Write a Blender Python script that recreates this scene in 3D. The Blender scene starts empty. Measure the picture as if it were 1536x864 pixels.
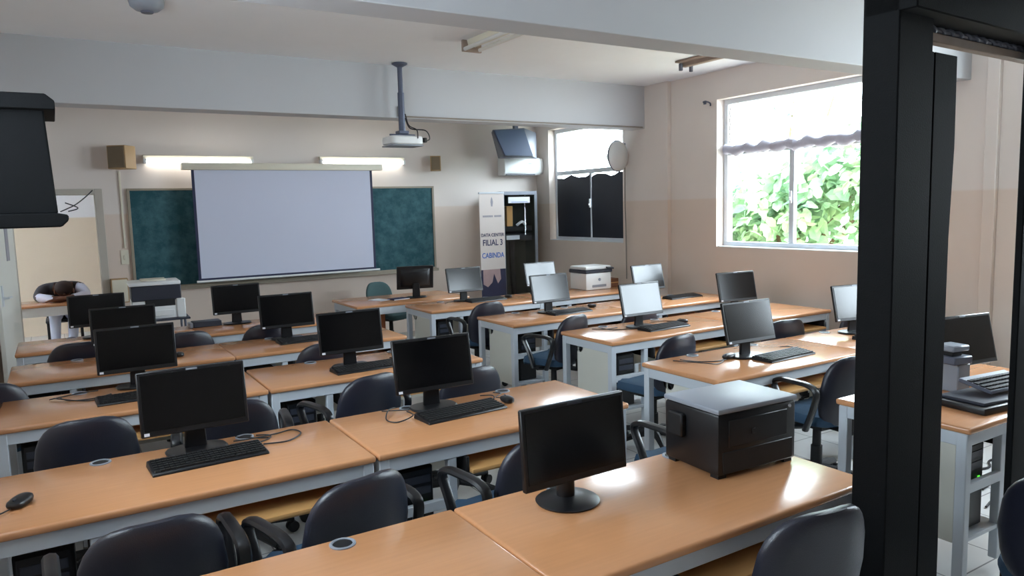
import bpy, bmesh, math, random
from mathutils import Vector, Matrix
random.seed(7)
PI = math.pi
S = bpy.context.scene
COL = S.collection

# ------------------------------------------------------------------ materials
def lin(c):
    return tuple(((v/255)/12.92 if v/255 <= .04045 else ((v/255+.055)/1.055)**2.4) for v in c)

def mat(name, rgb, rough=.5, metal=0., spec=.5, noise=0., nscale=8., bump=0., bscale=60., coat=0., stretch=None):
    m = bpy.data.materials.new(name); m.use_nodes = True
    nt = m.node_tree; b = nt.nodes['Principled BSDF']
    c = lin(rgb)
    b.inputs['Base Color'].default_value = (*c, 1)
    b.inputs['Roughness'].default_value = rough
    b.inputs['Metallic'].default_value = metal
    b.inputs['Specular IOR Level'].default_value = spec
    if coat:
        b.inputs['Coat Weight'].default_value = coat
        b.inputs['Coat Roughness'].default_value = .12
    if noise or bump:
        tc = nt.nodes.new('ShaderNodeTexCoord')
        mp = nt.nodes.new('ShaderNodeMapping')
        if stretch: mp.inputs['Scale'].default_value = stretch
        nt.links.new(tc.outputs['Object'], mp.inputs['Vector'])
    if noise:
        n = nt.nodes.new('ShaderNodeTexNoise'); n.inputs['Scale'].default_value = nscale; n.inputs['Detail'].default_value = 5
        r = nt.nodes.new('ShaderNodeMix'); r.data_type = 'RGBA'
        r.inputs['A'].default_value = (*[v*(1-noise) for v in c], 1)
        r.inputs['B'].default_value = (*[min(1, v*(1+noise)) for v in c], 1)
        nt.links.new(mp.outputs[0], n.inputs['Vector'])
        nt.links.new(n.outputs['Fac'], r.inputs['Factor'])
        nt.links.new(r.outputs['Result'], b.inputs['Base Color'])
    if bump:
        n2 = nt.nodes.new('ShaderNodeTexNoise'); n2.inputs['Scale'].default_value = bscale
        bp = nt.nodes.new('ShaderNodeBump'); bp.inputs['Strength'].default_value = bump; bp.inputs['Distance'].default_value = .004
        nt.links.new(mp.outputs[0], n2.inputs['Vector'])
        nt.links.new(n2.outputs['Fac'], bp.inputs['Height']); nt.links.new(bp.outputs[0], b.inputs['Normal'])
    return m

def emit(name, rgb, s):
    m = bpy.data.materials.new(name); m.use_nodes = True
    b = m.node_tree.nodes['Principled BSDF']
    b.inputs['Base Color'].default_value = (*lin(rgb), 1)
    b.inputs['Emission Color'].default_value = (*lin(rgb), 1)
    b.inputs['Emission Strength'].default_value = s
    return m

def two_tone(name, up, low, z0):
    m = mat(name, up, .75, spec=.25)
    nt = m.node_tree; b = nt.nodes['Principled BSDF']
    g = nt.nodes.new('ShaderNodeNewGeometry'); sp = nt.nodes.new('ShaderNodeSeparateXYZ')
    nt.links.new(g.outputs['Position'], sp.inputs[0])
    mr = nt.nodes.new('ShaderNodeMapRange'); mr.inputs['From Min'].default_value = z0-.01; mr.inputs['From Max'].default_value = z0+.01
    nt.links.new(sp.outputs['Z'], mr.inputs['Value'])
    mx = nt.nodes.new('ShaderNodeMix'); mx.data_type = 'RGBA'
    mx.inputs['A'].default_value = (*lin(low), 1); mx.inputs['B'].default_value = (*lin(up), 1)
    nt.links.new(mr.outputs[0], mx.inputs['Factor'])
    n = nt.nodes.new('ShaderNodeTexNoise'); n.inputs['Scale'].default_value = 1.6; n.inputs['Detail'].default_value = 6
    nt.links.new(g.outputs['Position'], n.inputs['Vector'])
    mr2 = nt.nodes.new('ShaderNodeMapRange'); mr2.inputs['To Min'].default_value = .93; mr2.inputs['To Max'].default_value = 1.05
    nt.links.new(n.outputs['Fac'], mr2.inputs['Value'])
    mu = nt.nodes.new('ShaderNodeMix'); mu.data_type = 'RGBA'; mu.blend_type = 'MULTIPLY'; mu.inputs['Factor'].default_value = 1
    cb = nt.nodes.new('ShaderNodeCombineColor')
    for k in range(3): nt.links.new(mr2.outputs[0], cb.inputs[k])
    nt.links.new(mx.outputs['Result'], mu.inputs['A']); nt.links.new(cb.outputs[0], mu.inputs['B'])
    nt.links.new(mu.outputs['Result'], b.inputs['Base Color'])
    return m

def tile_mat():
    m = mat('floor_tile', (214, 214, 212), .28, spec=.5)
    nt = m.node_tree; b = nt.nodes['Principled BSDF']
    g = nt.nodes.new('ShaderNodeNewGeometry')
    br = nt.nodes.new('ShaderNodeTexBrick')
    br.offset = 0; br.inputs['Scale'].default_value = 1
    br.inputs['Brick Width'].default_value = .42; br.inputs['Row Height'].default_value = .42
    br.inputs['Mortar Size'].default_value = .004; br.inputs['Bias'].default_value = 0
    br.inputs['Color1'].default_value = (*lin((216, 216, 214)), 1); br.inputs['Color2'].default_value = (*lin((206, 207, 206)), 1)
    br.inputs['Mortar'].default_value = (*lin((120, 120, 122)), 1)
    nt.links.new(g.outputs['Position'], br.inputs['Vector']); nt.links.new(br.outputs['Color'], b.inputs['Base Color'])
    return m

def board_mat():
    m = mat('chalkboard_green', (38, 84, 74), .7, spec=.2)
    nt = m.node_tree; b = nt.nodes['Principled BSDF']
    tc = nt.nodes.new('ShaderNodeTexCoord')
    n = nt.nodes.new('ShaderNodeTexNoise'); n.inputs['Scale'].default_value = 7; n.inputs['Detail'].default_value = 9; n.inputs['Roughness'].default_value = .7
    nt.links.new(tc.outputs['Object'], n.inputs['Vector'])
    cr = nt.nodes.new('ShaderNodeValToRGB')
    cr.color_ramp.elements[0].position = .42; cr.color_ramp.elements[0].color = (*lin((40, 80, 88)), 1)
    cr.color_ramp.elements[1].position = .85; cr.color_ramp.elements[1].color = (*lin((88, 124, 132)), 1)
    nt.links.new(n.outputs['Fac'], cr.inputs[0]); nt.links.new(cr.outputs[0], b.inputs['Base Color'])
    return m

def glass_mat():
    m = bpy.data.materials.new('window_glass'); m.use_nodes = True
    nt = m.node_tree; nt.nodes.clear()
    o = nt.nodes.new('ShaderNodeOutputMaterial'); mx = nt.nodes.new('ShaderNodeMixShader')
    t = nt.nodes.new('ShaderNodeBsdfTransparent'); g = nt.nodes.new('ShaderNodeBsdfGlossy'); g.inputs['Roughness'].default_value = .02
    lw = nt.nodes.new('ShaderNodeLayerWeight'); pw = nt.nodes.new('ShaderNodeMath'); pw.operation = 'POWER'; pw.inputs[1].default_value = 4
    f = nt.nodes.new('ShaderNodeMath'); f.operation = 'MULTIPLY_ADD'; f.inputs[1].default_value = .6; f.inputs[2].default_value = .03
    nt.links.new(lw.outputs['Facing'], pw.inputs[0]); nt.links.new(pw.outputs[0], f.inputs[0])
    t.inputs['Color'].default_value = (.97, .98, .98, 1)
    nt.links.new(f.outputs[0], mx.inputs[0]); nt.links.new(t.outputs[0], mx.inputs[1]); nt.links.new(g.outputs[0], mx.inputs[2])
    nt.links.new(mx.outputs[0], o.inputs[0])
    return m

def leaf_mat():
    m = mat('leaf_green', (150, 178, 130), .5)
    nt = m.node_tree; b = nt.nodes['Principled BSDF']
    tc = nt.nodes.new('ShaderNodeTexCoord')
    n = nt.nodes.new('ShaderNodeTexNoise'); n.inputs['Scale'].default_value = 2.5; n.inputs['Detail'].default_value = 3
    cr = nt.nodes.new('ShaderNodeValToRGB')
    cr.color_ramp.elements[0].position = .35; cr.color_ramp.elements[0].color = (*lin((98, 136, 104)), 1)
    cr.color_ramp.elements[1].position = .7; cr.color_ramp.elements[1].color = (*lin((150, 176, 124)), 1)
    nt.links.new(tc.outputs['Object'], n.inputs['Vector']); nt.links.new(n.outputs['Fac'], cr.inputs[0])
    nt.links.new(cr.outputs[0], b.inputs['Base Color'])
    tr = nt.nodes.new('ShaderNodeBsdfTranslucent'); nt.links.new(cr.outputs[0], tr.inputs['Color'])
    mx = nt.nodes.new('ShaderNodeMixShader'); mx.inputs[0].default_value = .4
    nt.links.new(b.outputs[0], mx.inputs[1]); nt.links.new(tr.outputs[0], mx.inputs[2])
    nt.links.new(mx.outputs[0], nt.nodes['Material Output'].inputs[0])
    return m

M = dict(
    wall=two_tone('wall_paint', (220, 211, 205), (216, 200, 188), 1.78),
    ceil=mat('ceiling_paint', (232, 235, 240), .85, spec=.2, noise=.03, nscale=3),
    beam=mat('beam_paint', (188, 190, 194), .8, spec=.2, noise=.03, nscale=2),
    floor=tile_mat(),
    wood=mat('beech_laminate', (206, 147, 102), .22, spec=.5, noise=.09, nscale=3, stretch=(1.5, 22, 8), coat=.25),
    woodedge=mat('beech_tray', (206, 158, 100), .35, noise=.06, nscale=4, stretch=(1, 18, 8)),
    brown=mat('brown_wood', (168, 98, 58), .4, noise=.12, nscale=4, stretch=(14, 2, 2)),
    metal=mat('pale_grey_metal', (196, 203, 210), .4, noise=.03, nscale=6),
    panel=mat('pale_panel', (206, 206, 196), .45, noise=.03, nscale=6),
    alu=mat('window_aluminium', (205, 210, 216), .35, noise=.02, nscale=6),
    black=mat('black_plastic', (20, 20, 23), .38, noise=.15, nscale=40),
    blackm=mat('matt_black_plastic', (16, 16, 18), .6, noise=.15, nscale=50),
    screen=mat('dark_lcd_screen', (9, 9, 11), .17, spec=.5, noise=.02, nscale=3),
    blacksteel=mat('black_steel', (9, 10, 12), .7, spec=.15, noise=.2, nscale=30, bump=.2, bscale=200),
    shell=mat('chair_shell', (32, 34, 48), .30, spec=.7, noise=.1, nscale=60, bump=.25, bscale=350),
    seat=mat('blue_grey_fabric', (54, 80, 104), .75, spec=.3, noise=.15, nscale=80, bump=.4, bscale=500),
    teal=mat('green_grey_fabric', (62, 86, 88), .75, spec=.3, noise=.15, nscale=80, bump=.4, bscale=500),
    armp=mat('armrest_plastic', (22, 22, 25), .3, noise=.1, nscale=40),
    white=mat('white_plastic', (226, 228, 228), .4, noise=.02, nscale=10),
    offwhite=mat('cream_plastic', (220, 214, 196), .45, noise=.02, nscale=10),
    grey=mat('grey_plastic', (140, 146, 156), .45, noise=.04, nscale=10),
    darkgrey=mat('dark_grey_plastic', (52, 55, 66), .4, noise=.06, nscale=20),
    navy=mat('dark_blue_casing', (48, 66, 100), .45, noise=.05, nscale=10),
    slate=mat('slate_grey_casing', (92, 96, 110), .5, noise=.05, nscale=10),
    screenf=mat('projection_fabric', (202, 206, 224), .75, spec=.2, noise=.015, nscale=2),
    border=mat('screen_black_border', (34, 38, 70), .6, noise=.05),
    board=board_mat(),
    boardf=mat('board_frame', (150, 140, 124), .5, noise=.08, nscale=20),
    speak=mat('speaker_wood', (172, 140, 100), .55, noise=.08, nscale=12, stretch=(4, 4, 20)),
    speakd=mat('speaker_grille', (120, 106, 86), .8, bump=.5, bscale=300),
    steel=mat('galvanised_pole', (92, 98, 116), .4, metal=.4, noise=.1, nscale=30),
    paper=mat('paper_white', (225, 228, 235), .7, noise=.02),
    lamp=emit('fluorescent_tube', (255, 253, 246), 3.5),
    led=emit('green_led', (90, 255, 60), .5),
    tubeoff=mat('unlit_tube', (215, 214, 210), .35, noise=.02),
    rust=mat('rusty_batten', (150, 132, 120), .6, noise=.25, nscale=12),
    backwall=mat('back_wall_brown', (140, 130, 122), .7, noise=.05),
    glass=glass_mat(),
    sheet=mat('black_sheeting', (24, 30, 44), .45, noise=.25, nscale=5, bump=.4, bscale=12),
    leaf=leaf_mat(),
    bark=mat('bark', (104, 84, 62), .9, noise=.3, nscale=12, bump=.6, bscale=30),
    ground=mat('yard_ground', (170, 160, 140), .9, noise=.15, nscale=1),
    cable=mat('dark_cable', (30, 28, 30), .5, noise=.1),
    greycable=mat('grey_cable', (140, 132, 124), .5, noise=.1),
    cloth=mat('grey_rolled_cloth', (186, 186, 202), .85, noise=.2, nscale=15, bump=.5, bscale=40),
    banner=mat('banner_white', (222, 212, 206), .6, noise=.03),
    bphoto=mat('banner_navy', (44, 46, 76), .6, noise=.3, nscale=5),
    bskin=mat('banner_pinkish', (176, 150, 150), .6, noise=.2, nscale=9),
    inkdk=mat('ink_dark_blue', (46, 48, 88), .6, noise=.02),
    inkbl=mat('ink_bright_blue', (66, 110, 190), .6, noise=.02),
    inkgr=mat('ink_grey', (150, 148, 158), .6, noise=.02),
    doorw=mat('door_white_paint', (214, 214, 208), .5, noise=.03, nscale=5),
    frame=mat('door_frame_grey', (176, 170, 160), .5, noise=.05, nscale=5),
    skin=mat('brown_skin', (112, 72, 54), .55, noise=.08, nscale=20),
    hair=mat('dark_hair', (44, 24, 22), .7, noise=.4, nscale=60, bump=.8, bscale=160),
    vest=mat('dark_grey_vest', (62, 60, 66), .85, noise=.12, nscale=40),
    shirt=mat('white_shirt', (212, 216, 236), .8, noise=.04, nscale=30),
    trous=mat('pale_blue_trousers', (200, 212, 236), .8, noise=.05, nscale=30),
    shoe=mat('maroon_shoe', (96, 58, 74), .5, noise=.1),
    card=mat('brown_cardboard', (124, 84, 62), .8, noise=.12, nscale=12),
    rackin=mat('rack_dark_green', (64, 68, 60), .7, noise=.3, nscale=3, stretch=(20, 3, 1)),
    peach=two_tone('corridor_paint', (214, 212, 214), (206, 190, 170), 1.76),
)

# ------------------------------------------------------------------ mesh builder
class MB:
    def __init__(s): s.bm = bmesh.new()
    def quad_faces(s, V, F):
        vs = [s.bm.verts.new(v) for v in V]
        for f in F:
            try: s.bm.faces.new([vs[i] for i in f])
            except ValueError: pass
        return vs
    def box(s, x0, y0, z0, x1, y1, z1, rot=None, about=(0, 0, 0)):
        V = [(x, y, z) for z in (z0, z1) for y in (y0, y1) for x in (x0, x1)]
        if rot is not None:
            a = Vector(about); V = [rot @ (Vector(v)-a)+a for v in V]
        s.quad_faces(V, [(0, 2, 3, 1), (4, 5, 7, 6), (0, 1, 5, 4), (2, 6, 7, 3), (0, 4, 6, 2), (1, 3, 7, 5)])
        return s
    def hexa(s, V):   # 4 bottom (ccw) + 4 top
        s.quad_faces(V, [(3, 2, 1, 0), (4, 5, 6, 7), (0, 1, 5, 4), (1, 2, 6, 5), (2, 3, 7, 6), (3, 0, 4, 7)]); return s
    def prism(s, poly, axis, a, b):
        n = len(poly)
        def P(p, t):
            if axis == 'x': return (t, p[0], p[1])
            if axis == 'y': return (p[0], t, p[1])
            return (p[0], p[1], t)
        V = [P(p, a) for p in poly]+[P(p, b) for p in poly]
        F = [tuple(range(n)), tuple(range(2*n-1, n-1, -1))]+[(i, (i+1) % n, n+(i+1) % n, n+i) for i in range(n)]
        s.quad_faces(V, F); return s
    def tube(s, pts, r, seg=8, flat=None, closed=False):
        pts = [Vector(p) for p in pts]; n = len(pts)
        rings = []
        up = None
        for i, p in enumerate(pts):
            if closed: d = (pts[(i+1) % n]-pts[i-1])
            else: d = pts[min(i+1, n-1)]-pts[max(i-1, 0)]
            d = d.normalized() if d.length > 1e-9 else Vector((0, 0, 1))
            if up is None:
                up = Vector((0, 0, 1)) if abs(d.z) < .9 else Vector((1, 0, 0))
            a = d.cross(up)
            if a.length < 1e-6: a = d.cross(Vector((1, 0, 0)))
            a.normalize(); b = a.cross(d).normalized(); up = b
            ra, rb = (r, r) if flat is None else flat
            if isinstance(r, (list, tuple)): ra = rb = r[i]
            rings.append([s.bm.verts.new(p+a*math.cos(2*PI*k/seg)*ra+b*math.sin(2*PI*k/seg)*rb) for k in range(seg)])
        m = n if closed else n-1
        for i in range(m):
            A, B = rings[i], rings[(i+1) % n]
            for k in range(seg):
                try: s.bm.faces.new((A[k], A[(k+1) % seg], B[(k+1) % seg], B[k]))
                except ValueError: pass
        if not closed:
            s.bm.faces.new(rings[0][::-1]); s.bm.faces.new(rings[-1])
        return s
    def cyl(s, p0, p1, r0, r1=None, seg=14):
        return s.tube([p0, p1], [r0, r0 if r1 is None else r1], seg)
    def lathe(s, prof, seg=24, c=(0, 0, 0)):
        rings = []
        for r, z in prof:
            rings.append([s.bm.verts.new((c[0]+r*math.cos(2*PI*k/seg), c[1]+r*math.sin(2*PI*k/seg), c[2]+z)) for k in range(seg)])
        for A, B in zip(rings, rings[1:]):
            for k in range(seg): s.bm.faces.new((A[k], A[(k+1) % seg], B[(k+1) % seg], B[k]))
        if prof[0] != prof[-1]: s.bm.faces.new(rings[0][::-1]); s.bm.faces.new(rings[-1])
        else: bmesh.ops.remove_doubles(s.bm, verts=rings[0]+rings[-1], dist=1e-6)
        return s
    def super(s, c, r, e1=.5, e2=.5, nu=28, nv=12, fn=None):
        sg = lambda v, e: math.copysign(abs(v)**e, v)
        c = Vector(c); rows = []
        for j in range(nv+1):
            t = -PI/2+PI*j/nv; row = []
            for i in range(nu):
                p = 2*PI*i/nu
                v = Vector((r[0]*sg(math.cos(t), e1)*sg(math.cos(p), e2), r[1]*sg(math.cos(t), e1)*sg(math.sin(p), e2), r[2]*sg(math.sin(t), e1)))
                if fn: v = fn(v)
                row.append(s.bm.verts.new(c+v))
            rows.append(row)
        for a, b in zip(rows, rows[1:]):
            for i in range(nu): s.bm.faces.new((a[i], a[(i+1) % nu], b[(i+1) % nu], b[i]))
        bmesh.ops.remove_doubles(s.bm, verts=rows[0]+rows[-1], dist=1e-6)
        return s
    def build(s, name, m, parent=None, bevel=0, seg=1, smooth=True, loc=None, rot=None):
        bm = s.bm
        bmesh.ops.recalc_face_normals(bm, faces=bm.faces[:])
        if bevel:
            ed = [e for e in bm.edges if len(e.link_faces) == 2 and e.calc_face_angle(0) > .7]
            bmesh.ops.bevel(bm, geom=ed, offset=bevel, segments=seg, profile=.5, affect='EDGES', clamp_overlap=True)
        me = bpy.data.meshes.new(name); bm.to_mesh(me); bm.free()
        me.materials.append(m)
        if smooth:
            me.shade_smooth(); me.set_sharp_from_angle(angle=math.radians(38))
        o = bpy.data.objects.new(name, me); COL.objects.link(o)
        if parent: o.parent = parent
        if loc is not None: o.location = loc
        if rot is not None: o.rotation_euler = rot
        return o

def tag(o, label=None, cat=None, group=None, kind=None):
    if label: o['label'] = label
    if cat: o['category'] = cat
    if group: o['group'] = group
    if kind: o['kind'] = kind
    return o
def thing(name, label, cat, loc=(0, 0, 0), rz=0, group=None):
    o = bpy.data.objects.new(name, None); COL.objects.link(o)
    o.empty_display_size = .1
    o.location = loc; o.rotation_euler = (0, 0, math.radians(rz))
    return tag(o, label, cat, group)
def struct(o): o['kind'] = 'structure'; return o
def sroot(name, loc=(0, 0, 0)):
    o = bpy.data.objects.new(name, None); COL.objects.link(o); o.location = loc; return struct(o)
def copy_tree(o, parent=None):
    c = o.copy(); COL.objects.link(c)
    if parent: c.parent = parent
    for ch in list(o.children): copy_tree(ch, c)
    return c
def box(name, m, b, parent=None, bevel=0.003, **k): return MB().box(*b).build(name, m, parent, bevel, **k)
def Rz(d): return Matrix.Rotation(math.radians(d), 3, 'Z')
def Rx(d): return Matrix.Rotation(math.radians(d), 3, 'X')
def spline(pts, n=6):
    pts = [Vector(p) for p in pts]; out = []
    for i in range(len(pts)-1):
        p0, p1, p2, p3 = pts[max(i-1, 0)], pts[i], pts[i+1], pts[min(i+2, len(pts)-1)]
        for k in range(n):
            t = k/n
            out.append(.5*((2*p1)+(p2-p0)*t+(2*p0-5*p1+4*p2-p3)*t*t+(3*p1-3*p2+p3-p0)*t**3))
    out.append(pts[-1]); return out
def text(name, s, size, m, parent, loc, rot, sx=1.0):
    cu = bpy.data.curves.new(name, 'FONT'); cu.body = s; cu.size = size; cu.extrude = .001; cu.offset = size*.015
    cu.align_x = 'CENTER'; cu.align_y = 'CENTER'
    t = bpy.data.objects.new(name+'_curve', cu); COL.objects.link(t)
    bpy.context.view_layer.update()
    me = bpy.data.meshes.new_from_object(t.evaluated_get(bpy.context.evaluated_depsgraph_get()))
    bpy.data.objects.remove(t); me.materials.clear(); me.materials.append(m); me.name = name
    for v in me.vertices: v.co.x *= sx
    o = bpy.data.objects.new(name, me); COL.objects.link(o); o.parent = parent; o.location = loc; o.rotation_euler = rot
    return o

# ------------------------------------------------------------------ room shell
XL, XR, YB, YF, ZC = -.72, 6.2, -1.9, 9.3, 3.14
ZB = 2.64
struct(box('floor', M['floor'], (XL-.25, YB-.2, -.1, XR+.25, YF+.2, 0), bevel=0))
struct(box('ceiling', M['ceil'], (XL-.25, YB-.2, ZC, XR+.25, YF+.2, ZC+.15), bevel=0))
w = MB(); CY0, CY1, CZ0, CZ1 = 1.5, 3.9, 2.0, 2.62  # left wall opening added to let more daylight in
w.box(XL-.2, YB, 0, XL, CY0, ZC); w.box(XL-.2, CY1, 0, XL, YF, ZC); w.box(XL-.2, CY0, 0, XL, CY1, CZ0); w.box(XL-.2, CY0, CZ1, XL, CY1, ZC)
struct(w.build('wall_left', M['wall']))
struct(box('wall_back', M['backwall'], (XL-.2, YB-.2, 0, XR+.25, YB, ZC), bevel=0))
# front wall with doorway
DX0, DX1, DZ = -.37, .40, 2.0
w = MB()
w.box(XL-.2, YF, 0, DX0, YF+.2, ZC); w.box(DX1, YF, 0, XR+.25, YF+.2, ZC); w.box(DX0, YF, DZ, DX1, YF+.2, ZC)
struct(w.build('wall_front', M['wall']))
# right wall with two seen openings and an added one nearest the camera
W1 = (3.99, 5.75); W2 = (7.32, 8.97); W3_ADDED = (.80, 2.65); SZ, TZ = 1.25, 2.84
w = MB()
ys = [YB, W3_ADDED[0], W3_ADDED[1], W1[0], W1[1], W2[0], W2[1], YF+.2]
for i in range(0, 8, 2): w.box(XR, ys[i], 0, XR+.25, ys[i+1], ZC)
for a, b in (W1, W2, W3_ADDED):
    w.box(XR, a, 0, XR+.25, b, SZ); w.box(XR, a, TZ, XR+.25, b, ZC)
struct(w.build('wall_right', M['wall']))
struct(box('beam_middle', M['beam'], (XL, 3.13, ZB, XR, 3.36, ZC), bevel=.004))
struct(box('beam_front', M['beam'], (XL, 6.84, ZB, XR, 7.08, ZC), bevel=.004))
struct(box('trim_1', M['wall'], (XR-.06, 6.45, 0, XR, 7.05, ZC), bevel=.004))
struct(box('trim_2', M['wall'], (XR-.05, 2.90, 0, XR, 2.99, ZC), bevel=.004))
struct(box('baseboard_front', M['frame'], (DX1+.1, YF-.012, 0, XR, YF, .08), bevel=.002))
struct(box('baseboard_right', M['frame'], (XR-.012, YB, 0, XR, 6.45, .08), bevel=.002))

def window(n, y0, y1, zt, lower=True):
    r = sroot('window_%d' % n, (6.34, (y0+y1)/2, SZ))
    h = TZ-SZ; hw = (y1-y0)/2; t = .055
    f = MB()
    f.box(-.03, -hw, 0, .03, hw, t); f.box(-.03, -hw, h-t, .03, hw, h)
    f.box(-.03, -hw, t, .03, -hw+t, h-t); f.box(-.03, hw-t, t, .03, hw, h-t)
    f.build('window_frame', M['alu'], r, .004)
    box('transom', M['alu'], (-.028, -hw+t, zt-.03, .028, hw-t, zt+.03), r, .004)
    box('mullion', M['alu'], (-.025, -.03, t, .025, .03, zt-.03), r, .004)
    for a, b in ((-hw+t, -.03), (.03, hw-t)):
        box('pane', M['glass'], (-.003, a, t, .003, b, zt-.03), r, 0)
    box('pane', M['glass'], (-.003, -hw+t, zt+.03, .003, hw-t, h-t), r, 0)
    box('window_sill', M['alu'], (-.135, -hw, -.02, -.03, hw, .008), r, .004)
    hd = MB().box(-.045, -.012, .46, -.025, .012, .58).box(-.06, -.008, .49, -.045, .008, .52)
    hd.build('sash_latch', M['alu'], r, .003)
    return r, hw, h, t
r1, hw1, h1, t1 = window(1, *W1, 1.02)
# lumpy grey roll lying along the transom
pts = []; rad = []
for k in range(45):
    y = -hw1+.06+(2*hw1-.12)*k/44
    pts.append((-.06, y, 1.045+.012*math.sin(k*.9))); rad.append(.055+.012*math.sin(k*1.3)+.008*random.uniform(-1, 1))
MB().tube(pts, rad, 10).build('rolled_cloth', M['cloth'], r1)
MB().tube([(-.035, hw1-.09+.008*math.sin(k*1.7), 1.1+k*.022) for k in range(19)], .007, 6).build('security_chain', M['greycable'], r1)
r2, hw2, h2, t2 = window(2, *W2, .96)
def sheet(y0, y1, jag):
    n = 9; m = MB()
    top = [.90+.022*math.sin(jag+i*1.1)+.008*math.sin(i*4.1) for i in range(n+1)]
    V = []; F = []
    for i in range(n+1):
        y = y0+(y1-y0)*i/n
        for xx in (-.034, -.031):
            V += [(xx, y, .05), (xx, y+.006*math.sin(i*2.2), .45), (xx, y, top[i])]
    for i in range(n):
        a, b = i*6, i*6+6
        for k in (0, 1):
            F += [(a+k, b+k, b+k+1, a+k+1), (a+3+k, a+3+k+1, b+3+k+1, b+3+k)]
        F += [(a+2, b+2, b+5, a+5), (a, a+3, b+3, b)]
    m.quad_faces(V, F)
    return m
sheet(-hw2+.04, -.045, .5).build('blackout_sheet', M['sheet'], r2)
sheet(-.005, hw2-.06, 2.4).build('blackout_sheet', M['sheet'], r2)
window(3, *W3_ADDED, 1.02)  # unseen window, added to bring the room up to its light level
r4 = sroot('window_4', (XL-.1, (CY0+CY1)/2, CZ0)); hw = (CY1-CY0)/2; hh = CZ1-CZ0  # added clerestory out of view, raises the daylight inside
f = MB(); f.box(-.03, -hw, 0, .03, hw, .05); f.box(-.03, -hw, hh-.05, .03, hw, hh); f.box(-.03, -hw, .05, .03, -hw+.05, hh-.05); f.box(-.03, hw-.05, .05, .03, hw, hh-.05)
f.build('window_frame', M['alu'], r4, .004)
for k in (-1, 1): box('mullion', M['alu'], (-.025, k*hw/3-.025, .05, .025, k*hw/3+.025, hh-.05), r4, .004)
for k in (-1, 0, 1): box('pane', M['glass'], (-.003, k*hw*2/3-hw/3+.05, .05, .003, k*hw*2/3+hw/3-.05, hh-.05), r4, 0)

# front door: frame + leaf opened into the room
d = sroot('door_1', (0, YF, 0))
f = MB()
f.box(DX1-.001, -.03, 0, DX1+.075, .2, DZ+.06); f.box(DX0-.06, -.03, 0, DX0+.001, .2, DZ+.06); f.box(DX0, -.03, DZ-.001, DX1, .2, DZ+.06)
f.build('door_frame', M['frame'], d, .004)
lf = bpy.data.objects.new('door_leaf', None); COL.objects.link(lf); lf.parent = d
lf.location = (DX0, -.02, 0); lf.rotation_euler = (0, 0, math.radians(-98.5))
MB().box(0, -.04, .01, .80, 0, 1.98).build('leaf_panel', M['doorw'], lf, .004)
MB().box(.28, 0, 1.34, .40, .006, 1.72).build('vision_slot', M['inkgr'], lf, .002)
MB().box(.7, 0, .92, .75, .008, 1.12).tube([(.725, 0, 1.0), (.725, .05, 1.0), (.62, .055, 1.0)], .011, 8).build('door_handle', M['alu'], lf)

# corridor seen through the door
struct(box('floor_corridor', M['floor'], (-4, YF+.2, -.1, 2.2, 13.3, 0), bevel=0))
struct(box('wall_corridor', M['peach'], (-4, 13.1, 0, 2.2, 13.3, 3.0), bevel=0))
struct(box('ceiling_corridor', M['ceil'], (-4.2, YF+.2, 3.0, 2.2, 13.3, 3.1), bevel=0))  # out of view, keeps the sky's light off the corridor
struct(box('wall_corridor_end', M['peach'], (2.0, YF+.2, 0, 2.2, 13.1, 3.0), bevel=0))
struct(box('wall_light_stop_front', M['peach'], (-3.35, YF, 0, XL-.2, YF+.2, 3.0), bevel=0))  # unseen, added to cut corridor light; the gap beside it lets daylight in
struct(box('wall_light_stop_left', M['peach'], (-4.2, YF+.2, 0, -4, 13.1, 3.0), bevel=0))  # unseen, added to close the left end against too much daylight
struct(box('ground', M['ground'], (6.46, -6, -.35, 26, 18, -.25), bevel=0))

# ------------------------------------------------------------------ outdoor trees
def tree(label, base, blobs, nleaf, size, seed):
    rnd = random.Random(seed)
    t = thing('leafy_tree', label, 'tree', base)
    m = MB()
    for bx, by, bz, br in blobs:
        m.tube([(0, 0, 0), (bx*.3, by*.3, bz*.4), (bx*.7, by*.7, bz*.8), (bx, by, bz)], [.08, .06, .035, .015], 7)
    m.build('branches', M['bark'], t)
    V = []; F = []
    for k in range(nleaf):
        bx, by, bz, br = blobs[rnd.randrange(len(blobs))]
        u = Vector((rnd.gauss(0, 1), rnd.gauss(0, 1), rnd.gauss(0, 1))).normalized()*br*rnd.random()**.45
        c = Vector((bx, by, bz))+u
        n = Vector((-.5+rnd.gauss(0, .6), rnd.gauss(0, .6), .6+rnd.gauss(0, .5))).normalized()
        a = n.orthogonal().normalized(); a = Matrix.Rotation(rnd.random()*6.28, 3, n) @ a; b = n.cross(a)
        s = size*rnd.uniform(.6, 1.25); i = len(V)
        V += [c-a*s, c-a*s*.3+b*s*.62+n*s*.12, c+a*s*.55+b*s*.55+n*s*.1, c+a*s*1.1-n*s*.15, c+a*s*.55-b*s*.55+n*s*.1, c-a*s*.3-b*s*.62+n*s*.12, c+n*s*.02]
        F += [(i, i+1, i+6), (i+1, i+2, i+6), (i+2, i+3, i+6), (i+3, i+4, i+6), (i+4, i+5, i+6), (i+5, i, i+6)]
    me = bpy.data.meshes.new('foliage'); me.from_pydata([tuple(v) for v in V], [], F); me.materials.append(M['leaf'])
    o = bpy.data.objects.new('foliage', me); COL.objects.link(o); o.parent = t; o['kind'] = 'stuff'
    return t
tree('low broad leaved tree filling the lower half of the large window', (8.9, 7.0, -.05),
     [(0, .9, 1.5, .8), (.1, .2, 1.65, .75), (-.1, -.5, 1.8, .85), (0, -1.2, 2.0, .9), (.3, 1.5, 1.3, .6), (.2, -1.8, 2.3, .8)], 3600, .10, 3)
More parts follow.
